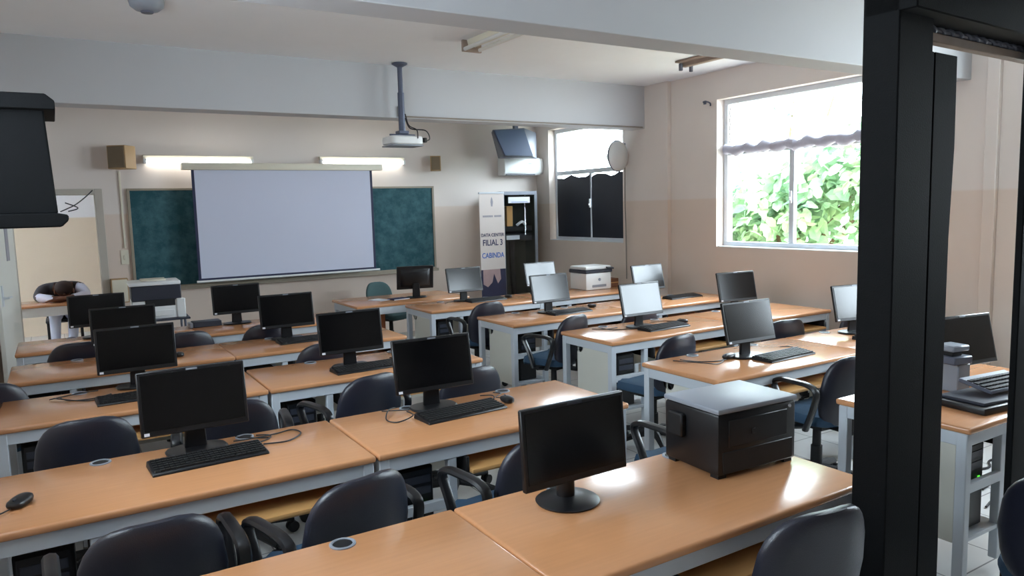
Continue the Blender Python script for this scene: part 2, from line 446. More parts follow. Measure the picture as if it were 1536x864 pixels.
tree('taller thin tree whose crown shows pale through the upper pane of the large window', (11.5, 9.2, -1.15),
     [(0, 1.2, 4.3, .55), (.2, -.2, 4.7, .5), (-.2, -1.3, 4.6, .8), (.2, -2.2, 4.4, .9), (0, -1.6, 3.4, .6)], 150, .14, 5)

# ------------------------------------------------------------------ desks
def arc(cx, cz, r, a0, a1, n=10):
    return [(cx+r*math.cos(math.radians(a0+(a1-a0)*k/n)), cz+r*math.sin(math.radians(a0+(a1-a0)*k/n))) for k in range(n+1)]
DH, DD = .74, .65
def make_desk(label, w, loc, bay=True):
    t = thing('computer_desk', label, 'desk', loc, 0)
    h = DD/2
    MB().box(0, -h, DH-.03, w, h, DH).build('tabletop', M['wood'], t, .011, 3)
    f = MB()
    z1 = DH-.03; z0 = z1-.06
    f.box(.03, -h+.02, z0, w-.03, -h+.045, z1); f.box(.03, h-.045, z0, w-.03, h-.02, z1)
    f.box(.01, -h+.02, z0, .035, h-.02, z1); f.box(w-.035, -h+.02, z0, w-.01, h-.02, z1)
    f.build('apron_frame', M['metal'], t, .003)
    for x in (.006, w-.053):
        for y in (-h+.016, h-.063):
            box('leg', M['metal'], (x, y, 0, x+.047, y+.047, z1-.001), t, .004)
    # computer bay on the left
    poly = [(-h+.065, .2), (h-.21, .2), (h-.21, z0)]+arc(.09, z0, .045, 0, -180)[0:]+[(-h+.065, z0)]
    MB().prism(poly, 'x', .012, .028).build('side_panel', M['panel'], t, .001)
    box('bay_post', M['metal'], (.33, -h+.025, .05, .37, -h+.065, z0), t, .003)
    box('bay_post', M['metal'], (.33, h-.26, .05, .37, h-.22, z0), t, .003)
    MB().box(.03, -h+.03, .2, .37, h-.21, .22).build('bay_shelf', M['metal'], t, .002)
    MB().box(.05, -h+.022, .43, .335, -h+.05, .475).build('bay_rail', M['metal'], t, .003)
    tr = MB().box(.42, -h-.03, .575, w-.11, h-.27, .598).build('keyboard_tray', M['woodedge'], t, .008, 2)
    box('tray_slide', M['blackm'], (.405, -h+.0, .57, .42, h-.27, z0), t, .002)
    box('tray_slide', M['blackm'], (w-.11, -h+.0, .57, w-.095, h-.27, z0), t, .002)
    for u in (.29, .71):
        g = MB().lathe([(.03, .0), (.04, .0), (.04, .004), (.034, .006), (.03, .004), (.03, .0)], 24, (w*u, h-.05, DH-.0005)).build('cable_grommet', M['grey'], t)
        MB().lathe([(.001, .0), (.031, .0), (.031, .0015), (.001, .0015)], 20, (w*u, h-.05, DH-.0005)).build('dark_hole_disc', M['blackm'], g)  # flat black disc stands for the shade inside the grommet
    box('modesty_panel', M['panel'], (.37, h-.04, .38, w-.06, h-.03, z0), t, .001)
    return t
G1 = 'oak topped computer desks'
desks = [
 ('nearest row desk on the left, top bare but for a round cable grommet', 1.36, (-.30, 1.825)),
 ('nearest row desk carrying the black printer and the round based monitor', 1.345, (1.065, 1.825)),
 ('second row left desk with a lone mouse at its left end', 1.36, (-.31, 3.13)),
 ('second row right desk ending at the aisle behind the black printer', 1.345, (1.06, 3.13)),
 ('third row left desk with a coil of cables near its middle', 1.30, (-.33, 4.585)),
 ('third row right desk ending at the aisle, its end hidden by a monitor', 1.40, (.98, 4.585)),
 ('fourth row left desk with a black mouse right of its monitor', 1.35, (-.33, 5.755)),
 ('fourth row right desk whose bare corner reaches the aisle', 1.32, (1.02, 5.755)),
 ('fifth row left desk in front of the doorway', 1.31, (-.33, 6.935)),
 ('fifth row right desk in front of the screen', 1.36, (.98, 6.935)),
 ('aisle end desk of the right block, in the row nearest the teacher desk', 1.36, (3.10, 6.90)),
 ('window side desk of the right block carrying the white laser printer', 1.40, (4.465, 6.90)),
 ('aisle end desk of the right block, one row nearer than the laser printer row', 1.36, (3.27, 5.635)),
 ('desk running to the window wall, two rows behind the printer row end, tray pulled out', 1.45, (4.635, 5.635)),
 ('aisle end desk of the right block with reddish sheen, third row from the teacher desk', 1.36, (3.39, 4.465)),
 ('bare ended desk below the large window', 1.20, (4.755, 4.465)),
 ('aisle end desk behind the black printer, catching bright window glare', 1.38, (3.10, 3.175)),
 ('desk right of the glare lit one, half hidden by the black steel post', 1.36, (4.485, 3.175)),
 ('desk mostly hidden by the black steel post, with scanner and keyboard', 1.36, (3.28, 1.925)),
]
for lab, wd, (x, y) in desks: make_desk(lab, wd, (x, y, 0))

# teacher desk
t = thing('teacher_desk', 'teacher desk facing the class near the chalkboard, brown drawer box below', 'desk', (2.64, 7.84, 0))
MB().box(0, -.41, .71, 1.36, .41, .74).build('tabletop', M['wood'], t, .01, 2)
MB().box(.02, -.39, .63, 1.34, -.36, .71).box(.02, .36, .63, 1.34, .39, .71).box(.02, -.36, .63, .05, .36, .71).box(1.31, -.36, .63, 1.34, .36, .71).build('apron_frame', M['metal'], t, .003)
for x in (.02, 1.295):
    for y in (-.385, .34): box('leg', M['metal'], (x, y, 0, x+.045, y+.045, .64), t, .004)
dr = box('drawer_box', M['brown'], (.10, -.05, .36, .46, .34, .63), t, .005)
for z in (.4, .5): MB().box(.16, .34, z, .40, .352, z+.06).build('drawer_front', M['brown'], dr, .003)

# ------------------------------------------------------------------ PC towers in the bays
def make_tower(loc, label, group):
    t = thing('computer_tower', label, 'computer', loc, 0, group)
    MB().box(0, -.24, 0, .18, .19, .40).build('case', M['blackm'], t, .006)
    MB().box(.006, -.252, .004, .174, -.24, .396).build('front_panel', M['black'], t, .006)
    MB().box(.02, -.256, .33, .16, -.252, .365).box(.02, -.256, .28, .16, -.252, .315).build('drive_bay', M['darkgrey'], t, .001)
    MB().box(.125, -.2555, .235, .14, -.252, .241).build('power_light', M['led'], t, 0, smooth=False)
    return t
base_t = None
tl = ['under the left end of the second row left desk', 'under the second row right desk, beside the blue backed chair', 'under the left end of the third row left desk',
      'under the third row right desk, with a green light', 'under the left end of the fourth row left desk', 'under the left end of the fourth row right desk', 'under the fifth row left desk',
      'at the aisle end of the row nearest the teacher desk', 'at the aisle end, one row nearer than the printer row',
      'at the aisle end of the reddish topped desk', 'at the aisle end of the glare lit desk', 'under the desk right of the black steel post']
tp = [(-.31, 3.13), (1.06, 3.13), (-.33, 4.585), (.98, 4.585), (-.33, 5.755), (1.02, 5.755), (-.33, 6.935), (3.10, 6.90), (3.27, 5.635), (3.39, 4.465), (3.10, 3.175), (3.28, 1.925)]
for i, (x, y) in enumerate(tp):
    p = (x+.10, y, .2205)
    lab = 'black computer tower '+tl[i]
    if base_t is None: base_t = make_tower(p, lab, 'computer towers in the desk bays')
    else:
        c = copy_tree(base_t); c.location = p; c['label'] = lab

# ------------------------------------------------------------------ monitors
def make_monitor(loc, rz, label, group, style='std', tilt=9, z=.098):
    t = thing('monitor', label, 'monitor', loc, rz, group)
    W, H, D = .425, .268, .045
    hd = bpy.data.objects.new('display', None)
    body = MB().hexa([(-W/2, -.02, 0), (W/2, -.02, 0), (W/2, .0, 0), (-W/2, .0, 0), (-W/2, -.02, H), (W/2, -.02, H), (W/2, .0, H), (-W/2, .0, H)])
    body.hexa([(-W/2+.04, .0, .03), (W/2-.04, .0, .03), (W/2-.08, .03, .05), (-W/2+.08, .03, .05), (-W/2+.04, .0, H-.03), (W/2-.04, .0, H-.03), (W/2-.08, .03, H-.06), (-W/2+.08, .03, H-.06)])
    hous = body.build('housing', M['black'], t, .004)
    hous.location = (0, -.025, z); hous.rotation_euler = (math.radians(-tilt), 0, 0)
    MB().box(-W/2+.014, -.0225, .024, W/2-.014, -.0195, H-.014).build('screen', M['screen'], hous, 0, smooth=False)
    if style == 'std':
        MB().box(-.022, -.0215, H-.011, .022, -.0195, H-.004).build('name_plate', M['grey'], hous, 0, smooth=False)
        MB().box(-W/2+.012, -.0222, .006, -W/2+.032, -.0195, .018).build('sticker', M['paper'], hous, 0, smooth=False)
        MB().prism([(-.045, 0), (.045, 0), (.038, .16), (-.038, .16)], 'y', .0, .022).build('neck', M['black'], t, .005).location = (0, .012, .006)
        b = MB().super((0, .005, .007), (.125, .085, .0085), .4, .75, 32, 6); b.build('base', M['black'], t)
    else:
        MB().cyl((0, .03, .01), (0, .03, .17), .032, .03, 18).build('neck', M['black'], t)
        MB().lathe([(.02, 0), (.105, 0), (.11, .006), (.1, .012), (.04, .02), (.02, .022)], 36, (0, .02, 0)).build('base', M['black'], t)
        MB().box(-.03, -.0215, H-.011, .03, -.0195, H-.004).build('name_plate', M['darkgrey'], hous, 0, smooth=False)
    return t
GM = 'computer monitors on the desks'
mons = [
 ((.445, 3.335), 0, 'black monitor on the second row left desk, small white sticker at its lower left corner'),
 ((1.565, 3.335), -1, 'black monitor on the second row right desk, mouse and keyboard before it'),
 ((.355, 4.84), 0, 'black monitor on the third row left desk, overlapping two monitors behind it'),
 ((1.57, 4.57), 0, 'black monitor on the third row right desk, beside the aisle'),
 ((.37, 5.97), 0, 'black monitor on the fourth row left desk, only its upper strip showing between two others'),
 ((1.52, 5.92), 0, 'black monitor on the fourth row right desk, below the projection screen'),
 ((.25, 7.1), 0, 'black monitor on the fifth row left desk, nearest the sleeping person'),
 ((1.37, 7.08), 0, 'black monitor on the fifth row right desk, right of the copier'),
 ((3.75, 7.09), 0, 'pale reflecting monitor in front of the standing banner'),
 ((4.72, 7.05), 0, 'pale reflecting monitor left of the white laser printer, mostly behind another'),
 ((3.94, 5.73), 0, 'pale reflecting monitor overlapping the one beside the laser printer'),
 ((5.28, 5.85), 0, 'pale reflecting monitor near the window wall, right of the laser printer'),
 ((4.01, 4.53), 0, 'pale reflecting monitor on the reddish topped desk, a dark mouse to its right'),
 ((5.24, 4.62), -8, 'dark monitor just below the left edge of the large window'),
 ((3.75, 3.21), -3, 'grey monitor on the glare lit desk behind the black printer'),
 ((5.03, 3.30), -12, 'monitor partly cut off by the left side of the black steel post'),
 ((4.09, 2.05), -10, 'monitor seen just right of the black steel post'),
]
base_m = None
for (x, y), rz, lab in mons:
    if base_m is None: base_m = make_monitor((x, y, DH), rz, lab, GM)
    else:
        c = copy_tree(base_m); c.location = (x, y, DH); c.rotation_euler = (0, 0, math.radians(rz)); c['label'] = lab
    if x > 2.5:
        for ch in c.children:
            if ch.name.startswith('housing'): ch.rotation_euler.x = math.radians(-13)
make_monitor((1.415, 1.955, DH), 1, 'black monitor on a round base beside the black printer', GM, 'round', 4, .092)
mt = copy_tree(base_m); mt.location = (3.47, 7.75, DH); mt.rotation_euler = (0, 0, math.radians(168)); mt['label'] = 'dark monitor on the teacher desk with its back to the class'

# ------------------------------------------------------------------ keyboards and mice
def make_keyboard(loc, rz, label, group):
    t = thing('keyboard', label, 'keyboard', loc, rz, group)
    MB().hexa([(-.225, -.077, 0), (.225, -.077, 0), (.225, .077, 0), (-.225, .077, 0), (-.222, -.074, .012), (.222, -.074, .012), (.222, .074, .026), (-.222, .074, .026)]).build('keyboard_body', M['black'], t, .003)
    k = MB()
    for r in range(6):
        y = -.064+r*.0222; z = .0135+(.0222*r+.01)*.0946
        x = -.212
        while x < .205:
            wd = .017
            if r == 0 and -.14 < x < -.03: wd = .105
            if (-.212+.3) < x < .098 or .15 < x < .156: x += .008; continue
            if not (r == 4 and False):
                k.box(x, y, z-.004, x+wd, y+.0165, z+.0055)
            x += wd+.0025
    ko = k.build('keys', M['blackm'], t, 0, smooth=False); ko['kind'] = 'stuff'
    cb = spline([(.19, .075, .010), (.235, .10, .004), (.285, .13, .004), (.30, .18, .004), (.25, .215, .004)], 6)
    MB().tube(cb, .0028, 6).build('cord', M['cable'], t)
    return t
GK = 'black keyboards on the desks'
kbs = [
 ((.465, 3.165), 3, 'black keyboard under the second row left monitor, nearest the window end of its desk'),
 ((1.63, 3.155), 4, 'black keyboard with a mouse at its right end on the second row right desk'),
 ((.34, 4.52), 2, 'black keyboard on the third row left desk, half hidden behind a nearer monitor'),
 ((1.63, 4.44), 2, 'black keyboard on the third row right desk, behind a nearer monitor'),
 ((1.62, 5.74), 2, 'black keyboard on the fourth row right desk, behind the third row monitor'),
 ((3.93, 6.93), 1, 'dark keyboard before the monitor in front of the banner'),
 ((4.06, 5.58), 2, 'bluish shining keyboard before the monitor that overlaps another near the laser printer'),
 ((4.12, 4.37), 2, 'dark keyboard on the reddish topped desk, left of a dark mouse'),
 ((3.92, 3.06), 2, 'keyboard lying in the window glare on the desk behind the black printer'),
 ((5.62, 5.68), 0, 'dark keyboard near the window wall, right of a pale monitor'),
 ((5.0, 3.08), 0, 'dark keyboard beside the black steel post, on the desk right of the glare'),
]
base_k = None
for (x, y), rz, lab in kbs:
    if base_k is None: base_k = make_keyboard((x, y, DH), rz, lab, GK)
    else:
        c = copy_tree(base_k); c.location = (x, y, DH); c.rotation_euler = (0, 0, math.radians(rz)); c['label'] = lab
def make_mouse(loc, rz, label, group, cord):
    t = thing('mouse', label, 'mouse', loc, rz, group)
    MB().super((0, 0, .016), (.031, .055, .0165), .7, .8, 20, 8, lambda v: Vector((v.x, v.y, v.z*(1-.25*(v.y/.055)) if v.z > 0 else v.z))).build('mouse_body', M['black'], t)
    MB().box(-.003, .02, .027, .003, .036, .0335).build('scroll_wheel', M['darkgrey'], t, .001)
    MB().tube(spline(cord, 6), .0025, 6).build('cord', M['cable'], t)
    return t
GMo = 'computer mice on the desks'
mc = [
 ((-.18, 3.06), 150, 'black mouse alone at the left end of the second row left desk', [(0, .053, .008), (.03, .11, .003), (.10, .17, .003), (.08, .225, .003)]),
 ((1.92, 3.20), -10, 'black mouse at the right end of the keyboard on the second row right desk', [(0, .053, .008), (-.02, .11, .003), (.03, .17, .003), (.0, .21, .003)]),
 ((.69, 5.70), 0, 'black mouse on the fourth row left desk, right of a black monitor', [(0, .053, .008), (0, .11, .003), (-.1, .17, .003), (-.2, .2, .003)]),
 ((4.25, 6.99), 5, 'dark mouse at the right end of the keyboard before the banner', [(0, .053, .008), (0, .1, .003), (-.05, .14, .003)]),
 ((4.45, 5.74), 0, 'dark mouse near a bluish keyboard, in front of the laser printer row', [(0, .053, .008), (0, .11, .003), (-.1, .15, .003), (-.2, .14, .003)]),
 ((4.42, 4.47), 0, 'dark mouse at the right of the keyboard on the reddish topped desk', [(0, .053, .008), (0, .11, .003), (-.08, .17, .003), (-.2, .18, .003)]),
 ((3.61, 3.24), 100, 'dark mouse left of the monitor on the glare lit desk', [(0, .053, .008), (.0, .12, .003), (.06, .2, .003), (.10, .25, .003)]),
]
for (x, y), rz, lab, cord in mc: make_mouse((x, y, DH), rz, lab, GMo, cord)
def cords(lab, runs, grp='loose cords on the desks'):
    m = MB()
    for r in runs: m.tube(spline([(x, y, DH+.004+z) for x, y, z in r], 7), .0032, 6)
    return tag(m.build('cable_bundle', M['cable']), lab, 'cable', grp)
cords('tangle of black cords on the third row left desk, left of its monitor', [[(-.05, 4.75, .01), (.0, 4.68, 0), (.12, 4.66, 0), (.2, 4.72, 0)], [(-.08, 4.80, 0), (-.04, 4.70, .01), (.08, 4.62, 0), (.22, 4.66, 0)], [(-.1, 4.78, 0), (.02, 4.78, .012), (.14, 4.84, .004)]])
cords('looped black cord right of the second row left monitor', [[(.60, 3.36, 0), (.66, 3.31, .012), (.78, 3.36, 0), (.86, 3.38, 0), (.88, 3.30, 0), (.80, 3.22, 0), (.70, 3.24, 0)], [(.62, 3.42, 0), (.68, 3.33, .008), (.74, 3.32, 0)]])
cords('thin black cord loop left of the second row right monitor', [[(1.40, 3.44, 0), (1.33, 3.36, .015), (1.28, 3.26, 0), (1.31, 3.19, 0), (1.40, 3.22, .01), (1.42, 3.34, 0)], [(1.32, 3.42, 0), (1.38, 3.34, .012), (1.44, 3.36, 0)]])
cords('dark cords curling over the left end of the glare lit desk', [[(3.30, 3.36, .01), (3.38, 3.28, 0), (3.48, 3.22, 0), (3.58, 3.22, 0)], [(3.28, 3.40, 0), (3.34, 3.20, .01), (3.42, 3.16, 0), (3.52, 3.2, 0)]])
cords('dark cords left of the keyboard on the reddish topped desk', [[(3.68, 4.66, .01), (3.74, 4.56, 0), (3.86, 4.5, 0), (3.95, 4.46, .0)], [(3.64, 4.70, 0), (3.72, 4.62, 0), (3.84, 4.62, .0)]])
cords('dark cords left of the keyboard before the banner', [[(3.46, 6.98, 0), (3.54, 7.04, .008), (3.68, 7.02, 0), (3.72, 6.95, 0)]])

# ------------------------------------------------------------------ chairs
def make_chair(loc, rz, label, fabric, group, arms=True, top=.845):
    t = thing('office_chair', label, 'chair', loc, rz, group)
    MB().super((0, .0, .455), (.225, .215, .042), .45, .5, 32, 8, lambda v: Vector((v.x, v.y, v.z+.012*(v.x/.22)**2-(.02 if v.y > .17 else 0)))).build('seat', M[fabric], t)
    def bend(v):
        u = v.x/.21; k = v.z/.2
        wd = 1-.16*max(k, 0)**1.5-.05*max(-k, 0)
        return Vector((v.x*wd, v.y+.045*u*u-.03*k, v.z))
    MB().super((0, -.235, top-.205), (.214, .032, .21), .56, .6, 36, 14,
               lambda v: bend(v)).build('backrest', M['shell' if fabric == 'seat' else fabric], t)
    # the superellipsoid's pole axis is z, so its width/height outline is rounded on top
    MB().box(-.035, -.268, .40, .035, -.255, top-.36).box(-.04, -.27, .385, .04, -.02, .405).build('back_bracket', M['blackm'], t, .004)
    MB().box(-.11, -.12, .385, .11, .12, .412).cyl((0, 0, .14), (0, 0, .39), .028, .024, 14).cyl((0, 0, .09), (0, 0, .25), .036, .034, 14).build('pedestal', M['blackm'], t)
    if arms:
        for s in (-1, 1):
            x = .262*s
            p = [(x, -.13, .42), (x, -.18, .55), (x, -.20, .65), (x, -.15, .685), (x, -.04, .69), (x, .06, .685), (x, .10, .65), (x, .05, .55), (x, .0, .42)]
            MB().tube(spline(p, 5), .02, 8, flat=(.016, .024)).tube([(x, -.035, .42), (x*.5, -.035, .40)], .016, 8).build('armrest', M['armp'], t)
    b = MB()
    for k in range(5):
        a = 2*PI*k/5+.3
        c, s_ = math.cos(a), math.sin(a)
        b.tube([(c*.02, s_*.02, .115), (c*.15, s_*.15, .105), (c*.29, s_*.29, .075)], [.03, .024, .017], 8)
    bo = b.build('star_base', M['blackm'], t)
    for k in range(5):
        a = 2*PI*k/5+.3
        c, s_ = math.cos(a), math.sin(a)
        q = Vector((-s_, c, 0))*.018
        p = Vector((c*.29, s_*.29, .0))
        m = MB().cyl(p+Vector((0, 0, .03))-q*1.3, p+Vector((0, 0, .03))-q*.2, .03, .03, 14).cyl(p+Vector((0, 0, .03))+q*.2, p+Vector((0, 0, .03))+q*1.3, .03, .03, 14)
        m.cyl(p+Vector((0, 0, .03)), p+Vector((0, 0, .075)), .012, .012, 8).build('caster', M['black'], t)
    return t
GC = 'swivel chairs at the desks'
chairs = [
 ((.17, 2.60), 2, 'dark swivel chair at the bottom left, back turned to us before the second row'),
 ((.77, 2.58), 14, 'swivel chair with bluish sheen on its back, between the two second row desks'),
 ((1.55, 2.60), 8, 'swivel chair half hidden behind the round based monitor, blue seat showing'),
 ((.05, 4.02), 0, 'dark swivel chair at the left end of the third row, back turned to us'),
 ((.70, 3.93), -8, 'swivel chair mostly behind the second row left monitor'),
 ((1.37, 4.04), 14, 'swivel chair left of the second row right monitor, black and blue back'),
 ((1.94, 3.86), 4, 'greyish lit chair back showing right of the second row right monitor'),
 ((.08, 6.42), 0, 'dark low chair back at the left of the fifth row, left of two monitors'),
 ((.80, 6.40), 4, 'dark chair back just right of the stacked looking monitors on the left'),
 ((1.42, 6.38), 0, 'dark chair whose back shows left of the fourth row right monitor'),
 ((1.53, 5.20), 0, 'dark chair whose back shows left of the third row right monitor'),
 ((3.46, 6.32), 5, 'dark swivel chair at the aisle end of the row in front of the banner'),
 ((3.52, 5.08), 17, 'swivel chair at the aisle end between two pale panelled desks, blue grey seat showing'),
 ((4.30, 5.08), 0, 'dark chair back just left of the monitor on the reddish topped desk'),
 ((3.55, 3.88), 8, 'swivel chair behind the left end of the glare lit desk, seat showing by the aisle'),
 ((4.68, 3.84), -8, 'dark chair back right of the grey monitor on the glare lit desk'),
 ((5.56, 3.84), 0, 'dark chair back left of the monitor cut by the black steel post'),
 ((3.85, 2.76), -3, 'swivel chair with bright blue seat, beside the left edge of the black steel post'),
 ((1.87, 1.53), -8, 'dark swivel chair at the bottom edge, in front of the black printer desk'),
 ((2.87, 1.03), -75, 'dark chair cut off by the lower right corner of the picture'),
 ((-.40, 5.17), 0, 'bluish dark chair cut off at the left edge, beside the fourth row'),
 ((2.60, 2.60), 2, 'swivel chair hidden behind the black printer, one armrest loop showing beside it'),
]
base_c = None; base_n = None
NOARM = (3, 6, 20, 7, 8, 9, 10, 13, 14, 15, 16, 18, 19)
for ci, ((x, y), rz, lab) in enumerate(chairs):
    if base_c is None: base_c = make_chair((x, y, 0), rz, lab, 'seat', GC)
    elif ci in NOARM and base_n is None: base_n = make_chair((x, y, 0), rz, lab, 'seat', GC, arms=False)
    else:
        c = copy_tree(base_n if ci in NOARM else base_c); c.location = (x, y, 0); c.rotation_euler = (0, 0, math.radians(rz)); c['label'] = lab
make_chair((3.48, 8.56, 0), 200, 'grey green padded chair behind the teacher desk', 'teal', None, arms=False)

# ------------------------------------------------------------------ black printer (nearest desk)
t = thing('laser_printer', 'big black printer with a flat grey shining lid on the nearest desk', 'printer', (1.96, 1.805, DH), -3)
W, D, H = .40, .29, .262
MB().box(0, 0, .012, W, D, H-.02).build('printer_body', M['black'], t, .012, 2)
MB().box(-.003, -.004, H-.02, W+.003, D+.003, H).build('lid', M['grey'], t, .006, 2)
MB().box(.02, -.003, .02, W-.02, .002, .10).build('paper_cassette', M['blackm'], t, .004)
MB().box(.05, -.003, .115, W-.05, .002, .215).build('rear_cover', M['black'], t, .004)
MB().box(.16, -.006, .15, .18, -.002, .17).build('cover_catch', M['blackm'], t, .003)
MB().cyl((W-.04, -.007, .225), (W-.04, -.001, .225), .006, .006, 10).build('screw', M['alu'], t)
MB().box(-.022, .17, .12, .002, .25, .21).build('side_flap', M['blackm'], t, .006)
MB().box(.01, .01, 0, .05, .05, .014).box(W-.05, .01, 0, W-.01, .05, .014).box(.01, D-.05, 0, .05, D-.01, .014).box(W-.05, D-.05, 0, W-.01, D-.01, .014).build('foot', M['blackm'], t)

# white laser printer
t = thing('laser_printer', 'white multifunction laser printer with a dark band, against the window wall', 'printer', (5.27, 6.90, DH), 0)
MB().box(0, 0, 0, .38, .32, .20).build('printer_body', M['white'], t, .015, 2)
MB().box(-.01, -.01, .20, .39, .33, .24).build('dark_band', M['darkgrey'], t, .006)
MB().box(.0, .0, .24, .38, .32, .28).build('scanner_lid', M['white'], t, .012, 2)
MB().hexa([(.30, -.03, .245), (.40, -.03, .235), (.40, .06, .245), (.30, .06, .255), (.30, -.03, .262), (.40, -.03, .252), (.40, .06, .268), (.30, .06, .278)]).build('control_panel', M['darkgrey'], t, .003)
MB().box(.09, -.006, .03, .30, .002, .06).build('output_slot', M['grey'], t, .003)
MB().cyl((.2, -.004, .12), (.2, 0, .12), .018, .018, 16).build('round_emblem', M['grey'], t)
t = thing('cardboard_box', 'small brown box right of the white laser printer', 'box', (5.70, 7.03, DH), 0)
MB().box(0, 0, 0, .17, .14, .10).build('carton', M['card'], t, .003)
MB().box(0, -.0015, .045, .17, 0, .055).build('tape', M['woodedge'], t, 0)

# copier by the chalkboard on its stand
t = thing('copier', 'white and dark grey office copier standing below the left of the chalkboard', 'copier', (.605, 8.32, .695), -2)
MB().box(0, 0, 0, .49, .42, .19).build('lower_body', M['white'], t, .012, 2)
MB().box(.0, .02, .19, .465, .42, .345).build('dark_upper_body', M['darkgrey'], t, .008)
MB().box(.12, -.005, .13, .40, .05, .20).build('output_recess', M['blackm'], t, .004)
MB().box(-.02, .0, .345, .465, .42, .385).build('scanner_lid', M['white'], t, .012, 2)
MB().box(.10, .12, .385, .34, .34, .402).build('document_feeder', M['offwhite'], t, .006)
MB().box(.41, -.012, .0, .495, .02, .20).build('side_cover', M['white'], t, .008)
MB().box(.14, -.012, .03, .39, .001, .09).build('paper_drawer', M['white'], t, .004)
t = thing('copier_stand', 'thin dark metal stand carrying the copier', 'stand', (.605, 8.30, 0), -2)
MB().box(-.02, -.03, .675, .53, .46, .694).build('stand_top', M['darkgrey'], t, .004)
for x in (.02, .48):
    for y in (.0, .40): MB().cyl((x, y, 0), (x, y, .676), .012, .012, 10).build('leg', M['slate'], t)

# objects on fifth row right desk and its neighbours
t = thing('network_switch', 'flat dark grey box with a pale end on the fifth row right desk', 'device', (.99, 7.06, DH), 2)
MB().box(0, 0, 0, .24, .14, .05).build('case', M['darkgrey'], t, .005)
MB().box(-.03, .01, 0, .0, .13, .045).build('end_piece', M['grey'], t, .005)
t = thing('notebook', 'thin dark notebook lying on the teacher desk', 'book', (3.16, 7.66, DH), 8)
MB().box(0, 0, 0, .2, .15, .012).build('cover', M['inkdk'], t, .002); MB().box(.004, -.002, .002, .204, .148, .010).build('page_block', M['paper'], t, 0)
t = thing('paper_sheets', 'pile of white sheets beside the notebook on the teacher desk', 'paper', (3.02, 7.70, DH), 20)
MB().box(0, 0, 0, .15, .21, .004).build('sheets', M['paper'], t, 0)
t = thing('paper_sheets', 'thin pale papers in the pulled tray near the window wall', 'papers', (5.62, 5.40, .599), 6)
MB().box(0, -.1, 0, .26, .1, .012).build('sheets', M['paper'], t, .002); MB().box(.0, -.1, .012, .26, -.07, .017).build('clip', M['grey'], t, .002)
# right desk: scanner with keyboard and grey stacked box
t = thing('flatbed_scanner', 'black flat device with tilted cover on the desk right of the steel post', 'scanner', (3.52, 1.66, DH), -6)
MB().box(0, 0, 0, .42, .26, .035).build('scanner_body', M['black'], t, .01, 2)
MB().box(.03, .02, .035, .39, .24, .05).build('scanner_glass_frame', M['darkgrey'], t, .004)
t = thing('keyboard', 'grey topped keyboard propped on the black flat device', 'keyboard', (3.86, 1.78, DH+.062), -6)
MB().hexa([(-.16, -.08, 0), (.2, -.08, 0), (.2, .08, .03), (-.16, .08, .03), (-.16, -.08, .016), (.2, -.08, .016), (.2, .08, .05), (-.16, .08, .05)]).build('keyboard_body', M['slate'], t, .004)
k = MB()
for r in range(4):
    for q in range(14): k.box(-.15+q*.0245, -.07+r*.03, .014+.2125*(.01+r*.03), -.15+q*.0245+.02, -.07+r*.03+.024, .024+.2125*(.01+r*.03))
k.build('keys', M['black'], t, 0, smooth=False)['kind'] = 'stuff'
t = thing('grey_device', 'grey upright box device behind the black flat device', 'device', (3.83, 1.94, DH), -10)
MB().box(0, 0, 0, .09, .10, .15).build('lower_case', M['grey'], t, .006)
MB().box(-.04, -.01, .15, .09, .11, .19).build('middle_case', M['slate'], t, .005)
MB().box(-.04, .0, .215, .08, .11, .245).build('top_case', M['grey'], t, .006)
MB().box(-.02, .02, .19, .05, .09, .216).build('spacer', M['blackm'], t, .003)

# ------------------------------------------------------------------ front wall items
yb = YF
t = thing('chalkboard', 'long green chalkboard behind the projection screen', 'chalkboard', (.74, yb-.002, .95), 0)
MB().box(0, -.02, 0, 3.71, 0, 1.085).build('writing_surface', M['board'], t, 0)
fr = MB(); fr.box(-.03, -.032, 1.085, 3.74, .0, 1.11).box(-.03, -.032, -.03, 3.74, 0, 0).box(-.03, -.032, 0, 0, 0, 1.085).box(3.71, -.032, 0, 3.74, 0, 1.085)
fr.build('board_frame', M['boardf'], t, .003)
MB().box(-.03, -.10, -.05, 3.74, -.03, -.03).box(-.03, -.10, -.03, 3.74, -.092, -.012).build('chalk_tray', M['boardf'], t, .003)
yS = 9.06
t = thing('projection_screen', 'white pull down projection screen hanging over the chalkboard', 'screen', (1.36, yS, 0), 0)
MB().box(-.10, -.05, 2.255, 2.28, .05, 2.335).build('screen_housing', M['offwhite'], t, .008, 2)
MB().box(.03, -.002, 1.02, 2.12, .002, 2.26).build('screen_fabric', M['screenf'], t, 0)
MB().box(0, -.0025, 1.02, .03, .0025, 2.26).box(2.12, -.0025, 1.02, 2.15, .0025, 2.26).box(0, -.0025, .995, 2.15, .0025, 1.02).build('screen_border', M['border'], t, 0)
MB().tube([(-.02, 0, .985), (2.20, 0, .985)], .013, 10).build('bottom_bar', M['white'], t)
for sx in (.25, 1.9): MB().box(sx, .03, 2.27, sx+.04, YF-yS-.002, 2.32).build('wall_bracket', M['alu'], t, .002)

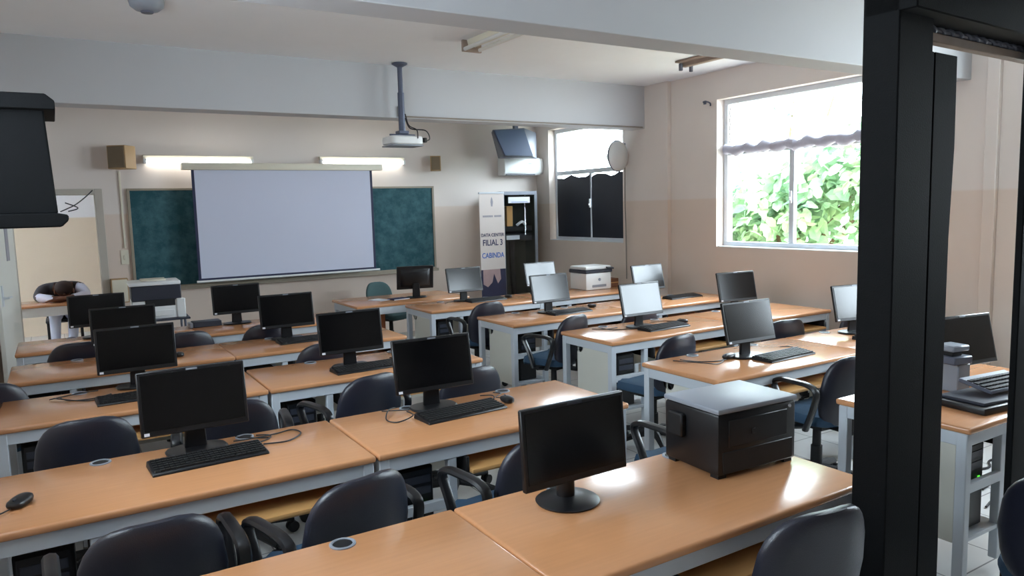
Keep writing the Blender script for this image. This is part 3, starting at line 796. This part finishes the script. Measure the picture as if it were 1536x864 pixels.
def wall_light(x0, x1, z, label):
    t = thing('fluorescent_batten', label, 'light', (x0, YF, z), 0, 'lit wall battens')
    L = x1-x0
    MB().box(0, -.055, .03, L, 0, .075).build('batten_case', M['offwhite'], t, .004)
    MB().tube([(.03, -.075, .0), (L-.03, -.075, .0)], .017, 12).build('lit_tube', M['lamp'], t)
    for x in (.0, L-.03): MB().box(x, -.09, -.02, x+.03, -.01, .035).build('tube_holder', M['white'], t, .003)
wall_light(.90, 2.09, 2.355, 'lit fluorescent tube on the front wall above the left of the screen')
wall_light(2.90, 4.05, 2.365, 'lit fluorescent tube on the front wall above the right of the screen')
def speaker(loc, rz, label, w=.17, d=.17, h=.25):
    t = thing('wall_speaker', label, 'speaker', loc, rz)
    MB().box(-w/2, -d, 0, w/2, 0, h).build('cabinet', M['speak'], t, .005)
    MB().box(-w/2+.012, -d-.01, .012, w/2-.012, -d+.001, h-.012).build('grille', M['speakd'], t, .004)
    MB().box(-.03, 0, .09, .03, .07, .15).build('wall_bracket', M['slate'], t, .003)
speaker((.74, YF-.09, 2.265), -38, 'brown wooden speaker high on the wall left of the lit tubes', .21, .19)
speaker((4.50, YF-.07, 2.26), -25, 'brown grey speaker high on the wall right of the screen', .14, .12, .20)
t = thing('light_switch', 'cream switch plate on the wall left of the chalkboard', 'switch', (.645, YF, 1.22), 0)
MB().box(-.04, -.012, 0, .04, 0, .16).build('plate', M['offwhite'], t, .003); MB().box(-.012, -.02, .05, .012, -.012, .1).build('rocker', M['offwhite'], t, .002)
t = thing('junction_box', 'beige box on the wall behind the copier', 'box', (.56, YF, .80), 0)
MB().box(-.08, -.1, 0, .09, 0, .27).build('case', M['speak'], t, .004); MB().box(-.07, -.106, .012, .08, -.1, .258).build('cover', M['offwhite'], t, .003)
tag(MB().box(.645, YF-.02, 1.4, .665, YF, 2.25).build('cable_trunking', M['offwhite'], None, .003), 'thin pale cable duct rising beside the chalkboard to the left speaker', 'cable duct')
# projector
t = thing('ceiling_projector', 'white projector hanging from the ceiling on a grey pole', 'projector', (2.925, 6.70, 0), 0)
MB().lathe([(.012, 3.135), (.075, 3.135), (.075, 3.125), (.03, 3.10), (.012, 3.10)], 18).build('ceiling_plate', M['steel'], t)
MB().cyl((0, 0, 2.85), (0, 0, 3.12), .024, .024, 14).cyl((0, 0, 2.50), (0, 0, 2.86), .032, .032, 14).build('pole', M['steel'], t)
MB().box(-.05, -.05, 2.47, .05, .05, 2.5).box(-.13, -.012, 2.455, .13, .012, 2.47).build('mount_bracket', M['steel'], t, .003)
MB().super((0, 0, 2.405), (.175, .135, .045), .35, .35, 36, 10).build('projector_case', M['white'], t)
MB().box(-.165, -.125, 2.35, .165, .125, 2.362).build('base_plate', M['grey'], t, .003)
MB().cyl((-.09, .11, 2.41), (-.09, .165, 2.41), .038, .036, 20).build('lens', M['black'], t)
MB().tube(spline([(.03, -.02, 2.62), (.06, -.06, 2.52), (.2, -.1, 2.5), (.24, -.1, 2.42), (.16, -.12, 2.40)], 7), .006, 6).tube(spline([(.03, -.02, 2.66), (.05, -.05, 2.55), (.10, -.12, 2.5), (.1, -.135, 2.42)], 7), .005, 6).build('projector_cable', M['cable'], t)
MB().box(.17, -.13, 2.385, .2, -.09, 2.43).build('plug', M['blackm'], t, .004)
# conduit along the beam
tag(MB().tube([(2.95, 6.83, 2.655), (6.1, 6.83, 2.655)], .009, 6).tube([(2.95, 6.83, 2.655), (2.95, 6.83, 2.75)], .009, 6).build('cable_conduit', M['greycable']), 'thin grey conduit along the lower edge of the ceiling beam', 'conduit')

# air conditioner and corner TV
t = thing('air_conditioner', 'white split air conditioner in the far right corner', 'air conditioner', (5.53, YF, 2.20), 0)
MB().prism([(0, 0), (-.17, 0), (-.2, .05), (-.2, .22), (-.16, .255), (0, .255)], 'x', 0, .62).build('casing', M['white'], t, .006)
MB().box(.03, -.185, .0, .53, -.165, .02).build('air_louvre', M['darkgrey'], t, .003)
MB().box(.40, -.204, .16, .46, -.199, .18).build('display_window', M['grey'], t, .001)
MB().super((.64, -.1, .13), (.05, .1, .12), .5, .5, 20, 8).build('end_cover', M['white'], t)
t = thing('corner_television', 'dark blue boxy television hung high in the far right corner above the air conditioner', 'television', (5.50, 8.72, 2.43), 0)
MB().hexa([(-.27, -.10, .0), (.20, -.10, .0), (.50, .26, .0), (-.1, .34, .0), (-.44, -.10, .345), (.06, -.10, .385), (.50, .26, .37), (-.2, .34, .36)]).build('casing', M['slate'], t, .006)
MB().hexa([(-.26, -.115, .01), (.19, -.115, .01), (.19, -.099, .01), (-.26, -.099, .01), (-.42, -.115, .335), (.05, -.115, .365), (.05, -.099, .365), (-.42, -.099, .335)]).build('front_glass', M['navy'], t, 0)
MB().box(.1, .2, .3, .16, .26, .71).build('ceiling_arm', M['steel'], t, .003)
# left television
t = thing('hanging_television', 'black boxy television hanging at the upper left edge', 'television', (-.30, 4.2, 1.715), 0)
MB().hexa([(-.30, -.20, .05), (.322, -.20, .05), (.26, .22, .05), (-.27, .22, .05), (-.30, -.20, .54), (.30, -.20, .54), (.25, .22, .52), (-.27, .22, .52)]).build('casing', M['blacksteel'], t, .008)
MB().prism([(-.30, .515), (.345, .515), (.345, .555), (.31, .585), (-.30, .585)], 'y', -.25, .24).build('top_shelf', M['blacksteel'], t, .004)
MB().prism([(-.30, -.01), (.33, -.01), (.36, .02), (.36, .045), (.31, .055), (-.30, .055)], 'y', -.25, .24).build('bottom_shelf', M['blacksteel'], t, .006)
MB().box(-.419, -.06, .05, -.295, .06, .5).build('wall_arm', M['steel'], t, .003)
MB().tube(spline([(.36, -.22, .06), (.40, -.22, .075), (.35, -.22, .10)], 6), .003, 6).tube(spline([(.33, -.2, .06), (.39, -.15, .09), (.44, -.1, .13), (.47, -.08, .16)], 6), .0028, 6).build('power_lead', M['cable'], t)

# server cabinet and banner
t = thing('server_cabinet', 'narrow glass fronted equipment cabinet in the far right corner', 'cabinet', (5.37, 8.95, 0), 0)
W, D, H = .60, .33, 1.965
m = MB(); m.box(0, .02, 0, .02, D, H).box(W-.02, .02, 0, W, D, H).box(0, D-.02, 0, W, D, H).box(0, .02, H-.02, W, D, H).box(0, .02, 0, W, D, .06)
m.build('cabinet_shell', M['rackin'], t, .002)
df = bpy.data.objects.new('glass_door', None); COL.objects.link(df); df.parent = t
m = MB(); m.box(0, 0, 0, .045, .02, H).box(W-.045, 0, 0, W, .02, H).box(.045, 0, H-.05, W-.045, .02, H).box(.045, 0, .0, W-.045, .02, .07); m.build('door_frame', M['grey'], df, .003)
MB().box(.045, .008, .07, W-.045, .012, H-.05).build('glass', M['glass'], df, 0)
MB().box(.11, -.004, 1.80, .47, -.001, 1.885).build('paper_sign', M['paper'], t, 0)
MB().box(.16, -.006, 1.812, .43, -.004, 1.818).build('printed_line', M['inkbl'], t, 0)
MB().box(.06, .06, 1.40, W-.06, .28, 1.47).build('rack_unit', M['blackm'], t, .003)
MB().box(.06, .06, 1.26, W-.06, .28, 1.36).build('rack_unit', M['blackm'], t, .003)
MB().box(.10, .056, 1.28, .32, .06, 1.34).build('unit_label', M['paper'], t, 0)
MB().tube(spline([(.20, .1, 1.26), (.22, .12, .9), (.24, .1, .5), (.3, .12, .2)], 6), .045, 8).build('cable_bundle', M['blackm'], t)
MB().tube(spline([(.10, .14, 1.26), (.12, .16, .8), (.14, .14, .2)], 6), .03, 8).build('cable_bundle', M['darkgrey'], t)
MB().box(.14, .1, 1.47, .24, .2, 1.76).build('folder', M['woodedge'], t, .003); MB().tube(spline([(.3, .1, 1.48), (.38, .08, 1.53), (.45, .1, 1.49)], 6), .02, 8).build('patch_cable', M['paper'], t)
MB().box(.24, .06, .30, .31, .13, .40).build('wall_plug', M['paper'], t, .004)
t = thing('roll_up_banner', 'white standing banner with blue lettering and a photograph, left of the equipment cabinet', 'banner', (4.90, 8.76, 0), 0)
bw, bh = .39, 1.93
MB().box(0, -.10, 0, bw, .06, .07).build('banner_base', M['grey'], t, .01)
MB().box(0, -.004, .06, bw, .0, bh).build('banner_cloth', M['banner'], t, 0)
MB().box(-.005, -.012, bh, bw+.005, .008, bh+.025).build('top_rail', M['alu'], t, .003)
MB().box(0, -.0055, .07, bw, -.004, .90).build('photo_area', M['bphoto'], t, 0)
MB().prism([(.03, .90), (.03, .70), (.10, .66), (.17, .72), (.2, .84), (.26, .70), (.31, .76), (.30, .90)], 'y', -.0065, -.0055).build('photo_figure', M['bskin'], t, 0)
rx = (PI/2, 0, 0)
text('lettering', 'DATA CENTER', .062, M['inkdk'], t, (bw/2, -.006, 1.37), rx, .88)
text('lettering', 'FILIAL 3', .115, M['inkdk'], t, (bw/2, -.006, 1.265), rx, .82)
text('lettering', 'CABINDA', .10, M['inkbl'], t, (bw/2, -.006, 1.09), rx, .80)
m = MB(); x = .05
for k in range(15):
    wd = random.uniform(.012, .018)
    if k != 8: m.box(x, -.0055, 1.615, x+wd, -.004, 1.64)
    x += wd+.0045
m.build('small_print', M['inkgr'], t, 0)
MB().prism([(.185, 1.76), (.205, 1.76), (.215, 1.82), (.207, 1.86), (.195, 1.89), (.183, 1.86), (.176, 1.82)], 'y', -.0055, -.004).build('emblem', M['inkgr'], t, 0)

# wall fan on the window wall
t = thing('wall_fan', 'round grey wall fan beside the papered window', 'fan', (6.02, 7.20, 2.34), 0)
rot = Matrix.Rotation(math.radians(12), 3, 'Z')
def P(v): return rot @ Vector(v)
hb = MB(); hb.super((0, 0, 0), (.185, .075, .185), .9, 1.0, 32, 12, lambda v: rot @ v); hb.build('fan_cage', M['white'], t)
MB().tube([P((.188*math.cos(a), 0, .188*math.sin(a))) for a in [2*PI*k/36 for k in range(36)]], .008, 6, closed=True).build('cage_ring', M['slate'], t)
MB().super(P((0, .1, .0)), (.06, .06, .06), .8, .8, 16, 8).build('fan_motor', M['white'], t)
MB().tube([P((0, .1, 0)), (.10, .05, .06), (.14, .06, .06)], .02, 8).box(.115, -.01, -.06, .119, .13, .16).build('wall_bracket', M['slate'], t)
tag(MB().tube(spline([(6.135, 7.2, 2.25), (6.13, 7.2, 1.8), (6.133, 7.19, 1.4), (6.13, 7.18, .8)], 6), .008, 6).build('fan_cord', M['greycable']), 'thin cord running down the window wall from the round fan', 'cable')

# ceiling battens
def ceiling_batten(x, y0, y1, label, broken=False, tubes=True):
    t = thing('ceiling_batten', label, 'light', (x, y0, ZC), 0, 'unlit ceiling battens')
    L = y1-y0
    MB().prism([(-.05, -.0), (.05, 0), (.035, -.055), (-.035, -.055)], 'y', 0, L).build('batten_case', M['rust' if broken else 'offwhite'], t, .004)
    if tubes:
        for sx in (-.07, .07): MB().tube([(sx, .02, -.075), (sx, L-.02, -.075)], .016, 10).build('unlit_tube', M['tubeoff'], t)
        for y in (0, L-.025): MB().box(-.09, y, -.095, .09, y+.025, -.0).build('end_bracket', M['rust'], t, .003)
    else:
        for sx in (-.09, .05):
            for y in (.03, L-.06): MB().box(sx, y, -.10, sx+.03, y+.03, -.03).build('empty_holder', M['slate'], t, .003)
        MB().box(-.11, .0, -.02, .10, L, -.003).build('back_plate', M['rust'], t, .002)
ceiling_batten(3.10, 4.40, 5.60, 'ceiling batten near the middle, its far end brownish')
ceiling_batten(5.47, 4.75, 5.52, 'broken ceiling batten without tubes near the large window', True, False)
t = thing('ceiling_fan_motor', 'rounded grey fitting on the ceiling cut off by the top left edge', 'ceiling fitting', (.62, 5.42, ZC), 0)
MB().lathe([(.02, -.08), (.07, -.074), (.10, -.05), (.108, -.02), (.105, 0), (.02, 0)], 24).build('housing', M['grey'], t)
MB().lathe([(.025, -.079), (.04, -.081), (.036, -.09), (.015, -.092)], 16).build('bottom_cap', M['slate'], t)

# wall hook by the window
t = thing('curtain_hook', 'small dark hook on the wall left of the large window', 'hook', (XR, 5.86, 2.83), 0)
MB().tube(spline([(0, .06, .0), (-.03, .06, .005), (-.035, .0, .0), (-.03, -.04, -.02), (-.035, -.05, -.05)], 5), .008, 6).build('hook_rod', M['steel'], t)
MB().box(-.008, .04, -.02, 0, .08, .02).build('hook_plate', M['steel'], t, .002)

# ------------------------------------------------------------------ black steel frame on the right
t = thing('steel_rack_frame', 'tall black steel frame crossing the right of the picture', 'frame', (2.165, 1.30, 0), 3.0)
ZL = 2.285
MB().box(0, 0, 0, .20, .115, 2.42).build('post', M['blacksteel'], t, .004)
MB().prism([(.258, 0), (.395, 0), (.395, .5), (.385, 1.0), (.388, 1.6), (.405, 1.9), (.402, 2.195), (.258, 2.195), (.258, 1.2)], 'y', .02, .06).build('door_stile', M['blacksteel'], t, .002)
MB().box(.196, .02, 0, .25, .06, 2.195).build('side_plate', M['blacksteel'], t, .002)
MB().box(.249, .025, 1.20, .259, .045, 1.24).box(.249, .025, .93, .259, .045, .97).build('hinge', M['alu'], t, .001)
MB().box(.915, .0, 0, 1.15, .025, 2.42).build('post', M['blacksteel'], t, .004)
MB().box(.0, -.05, ZL, 1.4, .11, ZL+.22).build('lintel', M['blacksteel'], t, .004)
MB().box(.06, -.62, ZL+.12, .10, -.05, ZL+.16).build('top_arm', M['blacksteel'], t, .004)
MB().box(.10, -.5, ZL+.16, 1.4, -.05, ZL+.19).build('top_plate', M['blacksteel'], t, .003)
hl = []
for k in range(161):
    a = k*.8; hl.append((.2+k*.0075, .05+.010*math.cos(a), ZL-.012+.008*math.sin(a)))
MB().tube(hl, .007, 6).tube([(.2, .05, ZL-.012), (1.4, .05, ZL-.012)], .009, 8).build('corrugated_conduit', M['slate'], t)
MB().box(.2, .04, ZL-.052, 1.4, .075, ZL-.022).build('lower_rail', M['rust'], t, .003)

# ------------------------------------------------------------------ person asleep at a table in the corridor
TY = 10.25
t = thing('corridor_table', 'white table with wooden top beyond the doorway, a person slumped on it', 'table', (-.50, TY, 0), 0)
MB().box(0, 0, .71, 1.05, .62, .74).build('tabletop', M['wood'], t, .008, 2)
MB().box(.03, .02, .60, 1.02, .04, .71).box(.03, .58, .60, 1.02, .60, .71).box(.03, .04, .60, .05, .58, .71).box(1.0, .04, .60, 1.02, .58, .71).build('apron_frame', M['white'], t, .002)
for x in (.03, .98):
    for y in (.02, .56): box('leg', M['white'], (x, y, 0, x+.04, y+.04, .71), t, .003)
t = thing('side_chair', 'dark chair under the slumped person beyond the doorway', 'chair', (.02, 11.22, 0), 0)
MB().box(-.21, -.2, .42, .21, .2, .46).build('seat', M['vest'], t, .015, 2)
for x in (-.2, .17):
    for y in (-.19, .16): MB().box(x, y, 0, x+.03, y+.03, .43).build('leg', M['blackm'], t, .003)
MB().box(-.2, .18, .55, .2, .21, .85).box(-.2, .18, .44, -.17, .21, .56).box(.17, .18, .44, .2, .21, .56).build('backrest', M['vest'], t, .006)

def skinned(name, verts, edges, radii, m, sub=2):
    me = bpy.data.meshes.new(name); me.from_pydata(verts, edges, [])
    o = bpy.data.objects.new(name, me); COL.objects.link(o)
    sk = o.modifiers.new('skin', 'SKIN'); sk.use_smooth_shade = True
    for i, r in enumerate(radii):
        rr = r if isinstance(r, tuple) else (r, r)
        me.skin_vertices[0].data[i].radius = rr
    me.skin_vertices[0].data[0].use_root = True
    ss = o.modifiers.new('sub', 'SUBSURF'); ss.levels = sub; ss.render_levels = sub
    bpy.context.view_layer.update()
    nm = bpy.data.meshes.new_from_object(o.evaluated_get(bpy.context.evaluated_depsgraph_get()))
    bpy.data.objects.remove(o)
    nm.name = name; nm.materials.clear(); nm.materials.append(m)
    for p in nm.polygons: p.use_smooth = True
    return nm
pv = []; pe = []; pr = []; lab_ = []
def addv(p, r, l, par=None):
    pv.append(p); pr.append(r); lab_.append(l)
    if par is not None: pe.append((par, len(pv)-1))
    return len(pv)-1
px_, py_ = .02, 11.15
pel = addv((px_, py_, .54), (.15, .12), 't')
w1_ = addv((px_-.01, py_-.07, .70), (.14, .11), 'v', pel)
ch = addv((px_-.02, py_-.24, .90), (.17, .12), 'v', w1_)
nk = addv((px_+.01, py_-.40, .895), .062, 's', ch)
hd0 = addv((px_+.015, py_-.50, .875), .085, 'h', nk)
hd1 = addv((px_+.02, py_-.60, .85), .09, 'h', hd0)
for s in (-1, 1):
    sh = addv((px_+s*.19, py_-.28, .885), .07, 'v', ch)
    el = addv((px_+s*.26, py_-.50, .795), .05, 'v' if s < 0 else 'a', sh)
    fa = addv((px_+s*.12, py_-.66, .785), .040, 'a', el)
    wr = addv((px_-s*.04, py_-.70-(.05 if s > 0 else 0), .775), .030, 'k', fa)
    pm = addv((px_-s*.11, py_-.70-(.06 if s > 0 else 0), .772), (.036, .02), 'k', wr)
    for q in range(4):
        f1 = addv((px_-s*.155, py_-.675-(.06 if s > 0 else 0)-q*.018, .768), .009, 'k', pm)
        addv((px_-s*(.19-.006*abs(q-1.5)), py_-.672-(.06 if s > 0 else 0)-q*.019, .757), .008, 'k', f1)
    th = addv((px_-s*.09, py_-.655-(.06 if s > 0 else 0), .768), .011, 'k', wr)
    hp = addv((px_+s*.09, py_-.02, .535), .09, 't', pel)
    kn = addv((px_+s*.10+.0, py_-.40, .525), .062, 't', hp)
    an = addv((px_+s*.09-.03, py_-.36, .10), .042, 't', kn)
    addv((px_+s*.09-.05, py_-.50, .045), (.045, .035), 'f', an)
body_me = skinned('body', pv, pe, pr, M['skin'])
person = thing('person', 'person in dark vest and white sleeves slumped head down on a table beyond the doorway', 'person', (0, 0, 0), 0)
bo = bpy.data.objects.new('body', body_me); COL.objects.link(bo); bo.parent = person
def bone_label(c):
    best = None; bl = None
    for a, b in pe:
        A, B = Vector(pv[a]), Vector(pv[b]); d = B-A
        k = max(0, min(1, (c-A).dot(d)/d.length_squared)); q = (A+d*k-c).length-.5*(pr[b] if not isinstance(pr[b], tuple) else pr[b][0])
        if best is None or q < best: best = q; bl = lab_[b]
    return bl
groups = {}
for p in body_me.polygons: groups.setdefault(bone_label(p.center), []).append(p)
def cloth(name, labs, m, off):
    V = {}; vs = []; F = []
    for l in labs:
        for p in groups.get(l, []):
            f = []
            for i in p.vertices:
                if i not in V:
                    v = body_me.vertices[i]; V[i] = len(vs); vs.append(tuple(v.co+v.normal*off))
                f.append(V[i])
            F.append(f)
    me = bpy.data.meshes.new(name); me.from_pydata(vs, [], F); me.materials.append(m)
    for p in me.polygons: p.use_smooth = True
    o = bpy.data.objects.new(name, me); COL.objects.link(o); o.parent = person
cloth('vest', ['v'], M['vest'], .012)
cloth('shirt_sleeves', ['a'], M['shirt'], .008)
cloth('trousers', ['t'], M['trous'], .008)
cloth('shoes', ['f'], M['shoe'], .008)
MB().super((px_+.02, py_-.565, .905), (.10, .12, .085), .9, .9, 24, 12).build('hair', M['hair'], person)
MB().super((px_+.02, py_-.66, .83), (.014, .02, .012), .9, .9, 10, 6).build('nose', M['skin'], person)
for s in (-1, 1): MB().super((px_+.02+s*.098, py_-.57, .86), (.012, .022, .032), .9, .9, 10, 6).build('ear', M['skin'], person)

t = thing('power_strip', 'pale power strip with plugs on the floor beneath the third row left desk', 'power strip', (.80, 4.34, 0), 4)
MB().box(-.15, -.03, 0, .15, .03, .045).build('strip_body', M['grey'], t, .004)
for k in (-.08, 0, .08): MB().box(k-.02, -.022, .045, k+.02, .022, .075).build('plug', M['white'], t, .004)
MB().tube(spline([(-.15, 0, .02), (-.3, -.05, .01), (-.5, .05, .01), (-.8, .1, .01)], 6), .005, 6).build('mains_lead', M['greycable'], t)
m = MB()
for r in ([(4.75, 2.38, .008), (4.95, 2.30, .008), (5.1, 2.36, .008), (5.3, 2.3, .008)], [(4.55, 2.14, .008), (4.8, 2.18, .008), (4.95, 2.24, .008), (5.2, 2.2, .008)], [(4.3, 2.0, .008), (4.48, 2.03, .008), (4.6, 1.96, .008), (4.8, 1.98, .008)]): m.tube(spline(r, 6), .007, 6)
tag(m.build('floor_cables', M['cable']), 'dark cables lying on the tiles under the desk right of the black steel post', 'cable')

# ------------------------------------------------------------------ light
wd = bpy.data.worlds.new('sky'); S.world = wd; wd.use_nodes = True
bg = wd.node_tree.nodes['Background']
bg.inputs[0].default_value = (.78, .90, 1.0, 1); bg.inputs[1].default_value = 9.0
for nm, (y0, y1) in (('daylight_portal', W1), ('daylight_portal', W2), ('daylight_portal', W3_ADDED)):
    l = bpy.data.lights.new(nm, 'AREA'); l.shape = 'RECTANGLE'; l.size = TZ-SZ; l.size_y = y1-y0
    l.cycles.is_portal = True
    o = bpy.data.objects.new(nm, l); COL.objects.link(o)
    o.location = (6.44, (y0+y1)/2, (SZ+TZ)/2); o.rotation_euler = (0, math.radians(90), 0)
l = bpy.data.lights.new('daylight_portal', 'AREA'); l.shape = 'RECTANGLE'; l.size = CZ1-CZ0; l.size_y = CY1-CY0
l.cycles.is_portal = True
o = bpy.data.objects.new('daylight_portal', l); COL.objects.link(o)
o.location = (XL-.19, (CY0+CY1)/2, (CZ0+CZ1)/2); o.rotation_euler = (0, math.radians(-90), 0)

# ------------------------------------------------------------------ camera
f_, yaw, pitch, roll = 1106.6, .55136, -.10878, -.02643
fw = Vector((math.sin(yaw)*math.cos(pitch), math.cos(yaw)*math.cos(pitch), math.sin(pitch)))
r0 = Vector((math.cos(yaw), -math.sin(yaw), 0)); u0 = r0.cross(fw)
r_ = r0*math.cos(roll)+u0*math.sin(roll); u_ = -r0*math.sin(roll)+u0*math.cos(roll)
cam = bpy.data.cameras.new('camera'); cam.sensor_width = 36; cam.sensor_fit = 'HORIZONTAL'; cam.lens = f_/1536*36
cam.clip_start = .05; cam.clip_end = 200
co = bpy.data.objects.new('camera', cam); COL.objects.link(co)
mw = Matrix((r_, u_, -fw)).transposed().to_4x4(); mw.translation = (0, 0, 1.74); co.matrix_world = mw
S.camera = co
S.view_settings.view_transform = 'Standard'; S.view_settings.look = 'None'
S.view_settings.gamma = 1; S.view_settings.use_curve_mapping = False
S.view_settings.exposure = 1.66
S.cycles.max_bounces = 12; S.cycles.diffuse_bounces = 8; S.cycles.transparent_max_bounces = 16
S.cycles.sample_clamp_indirect = 8
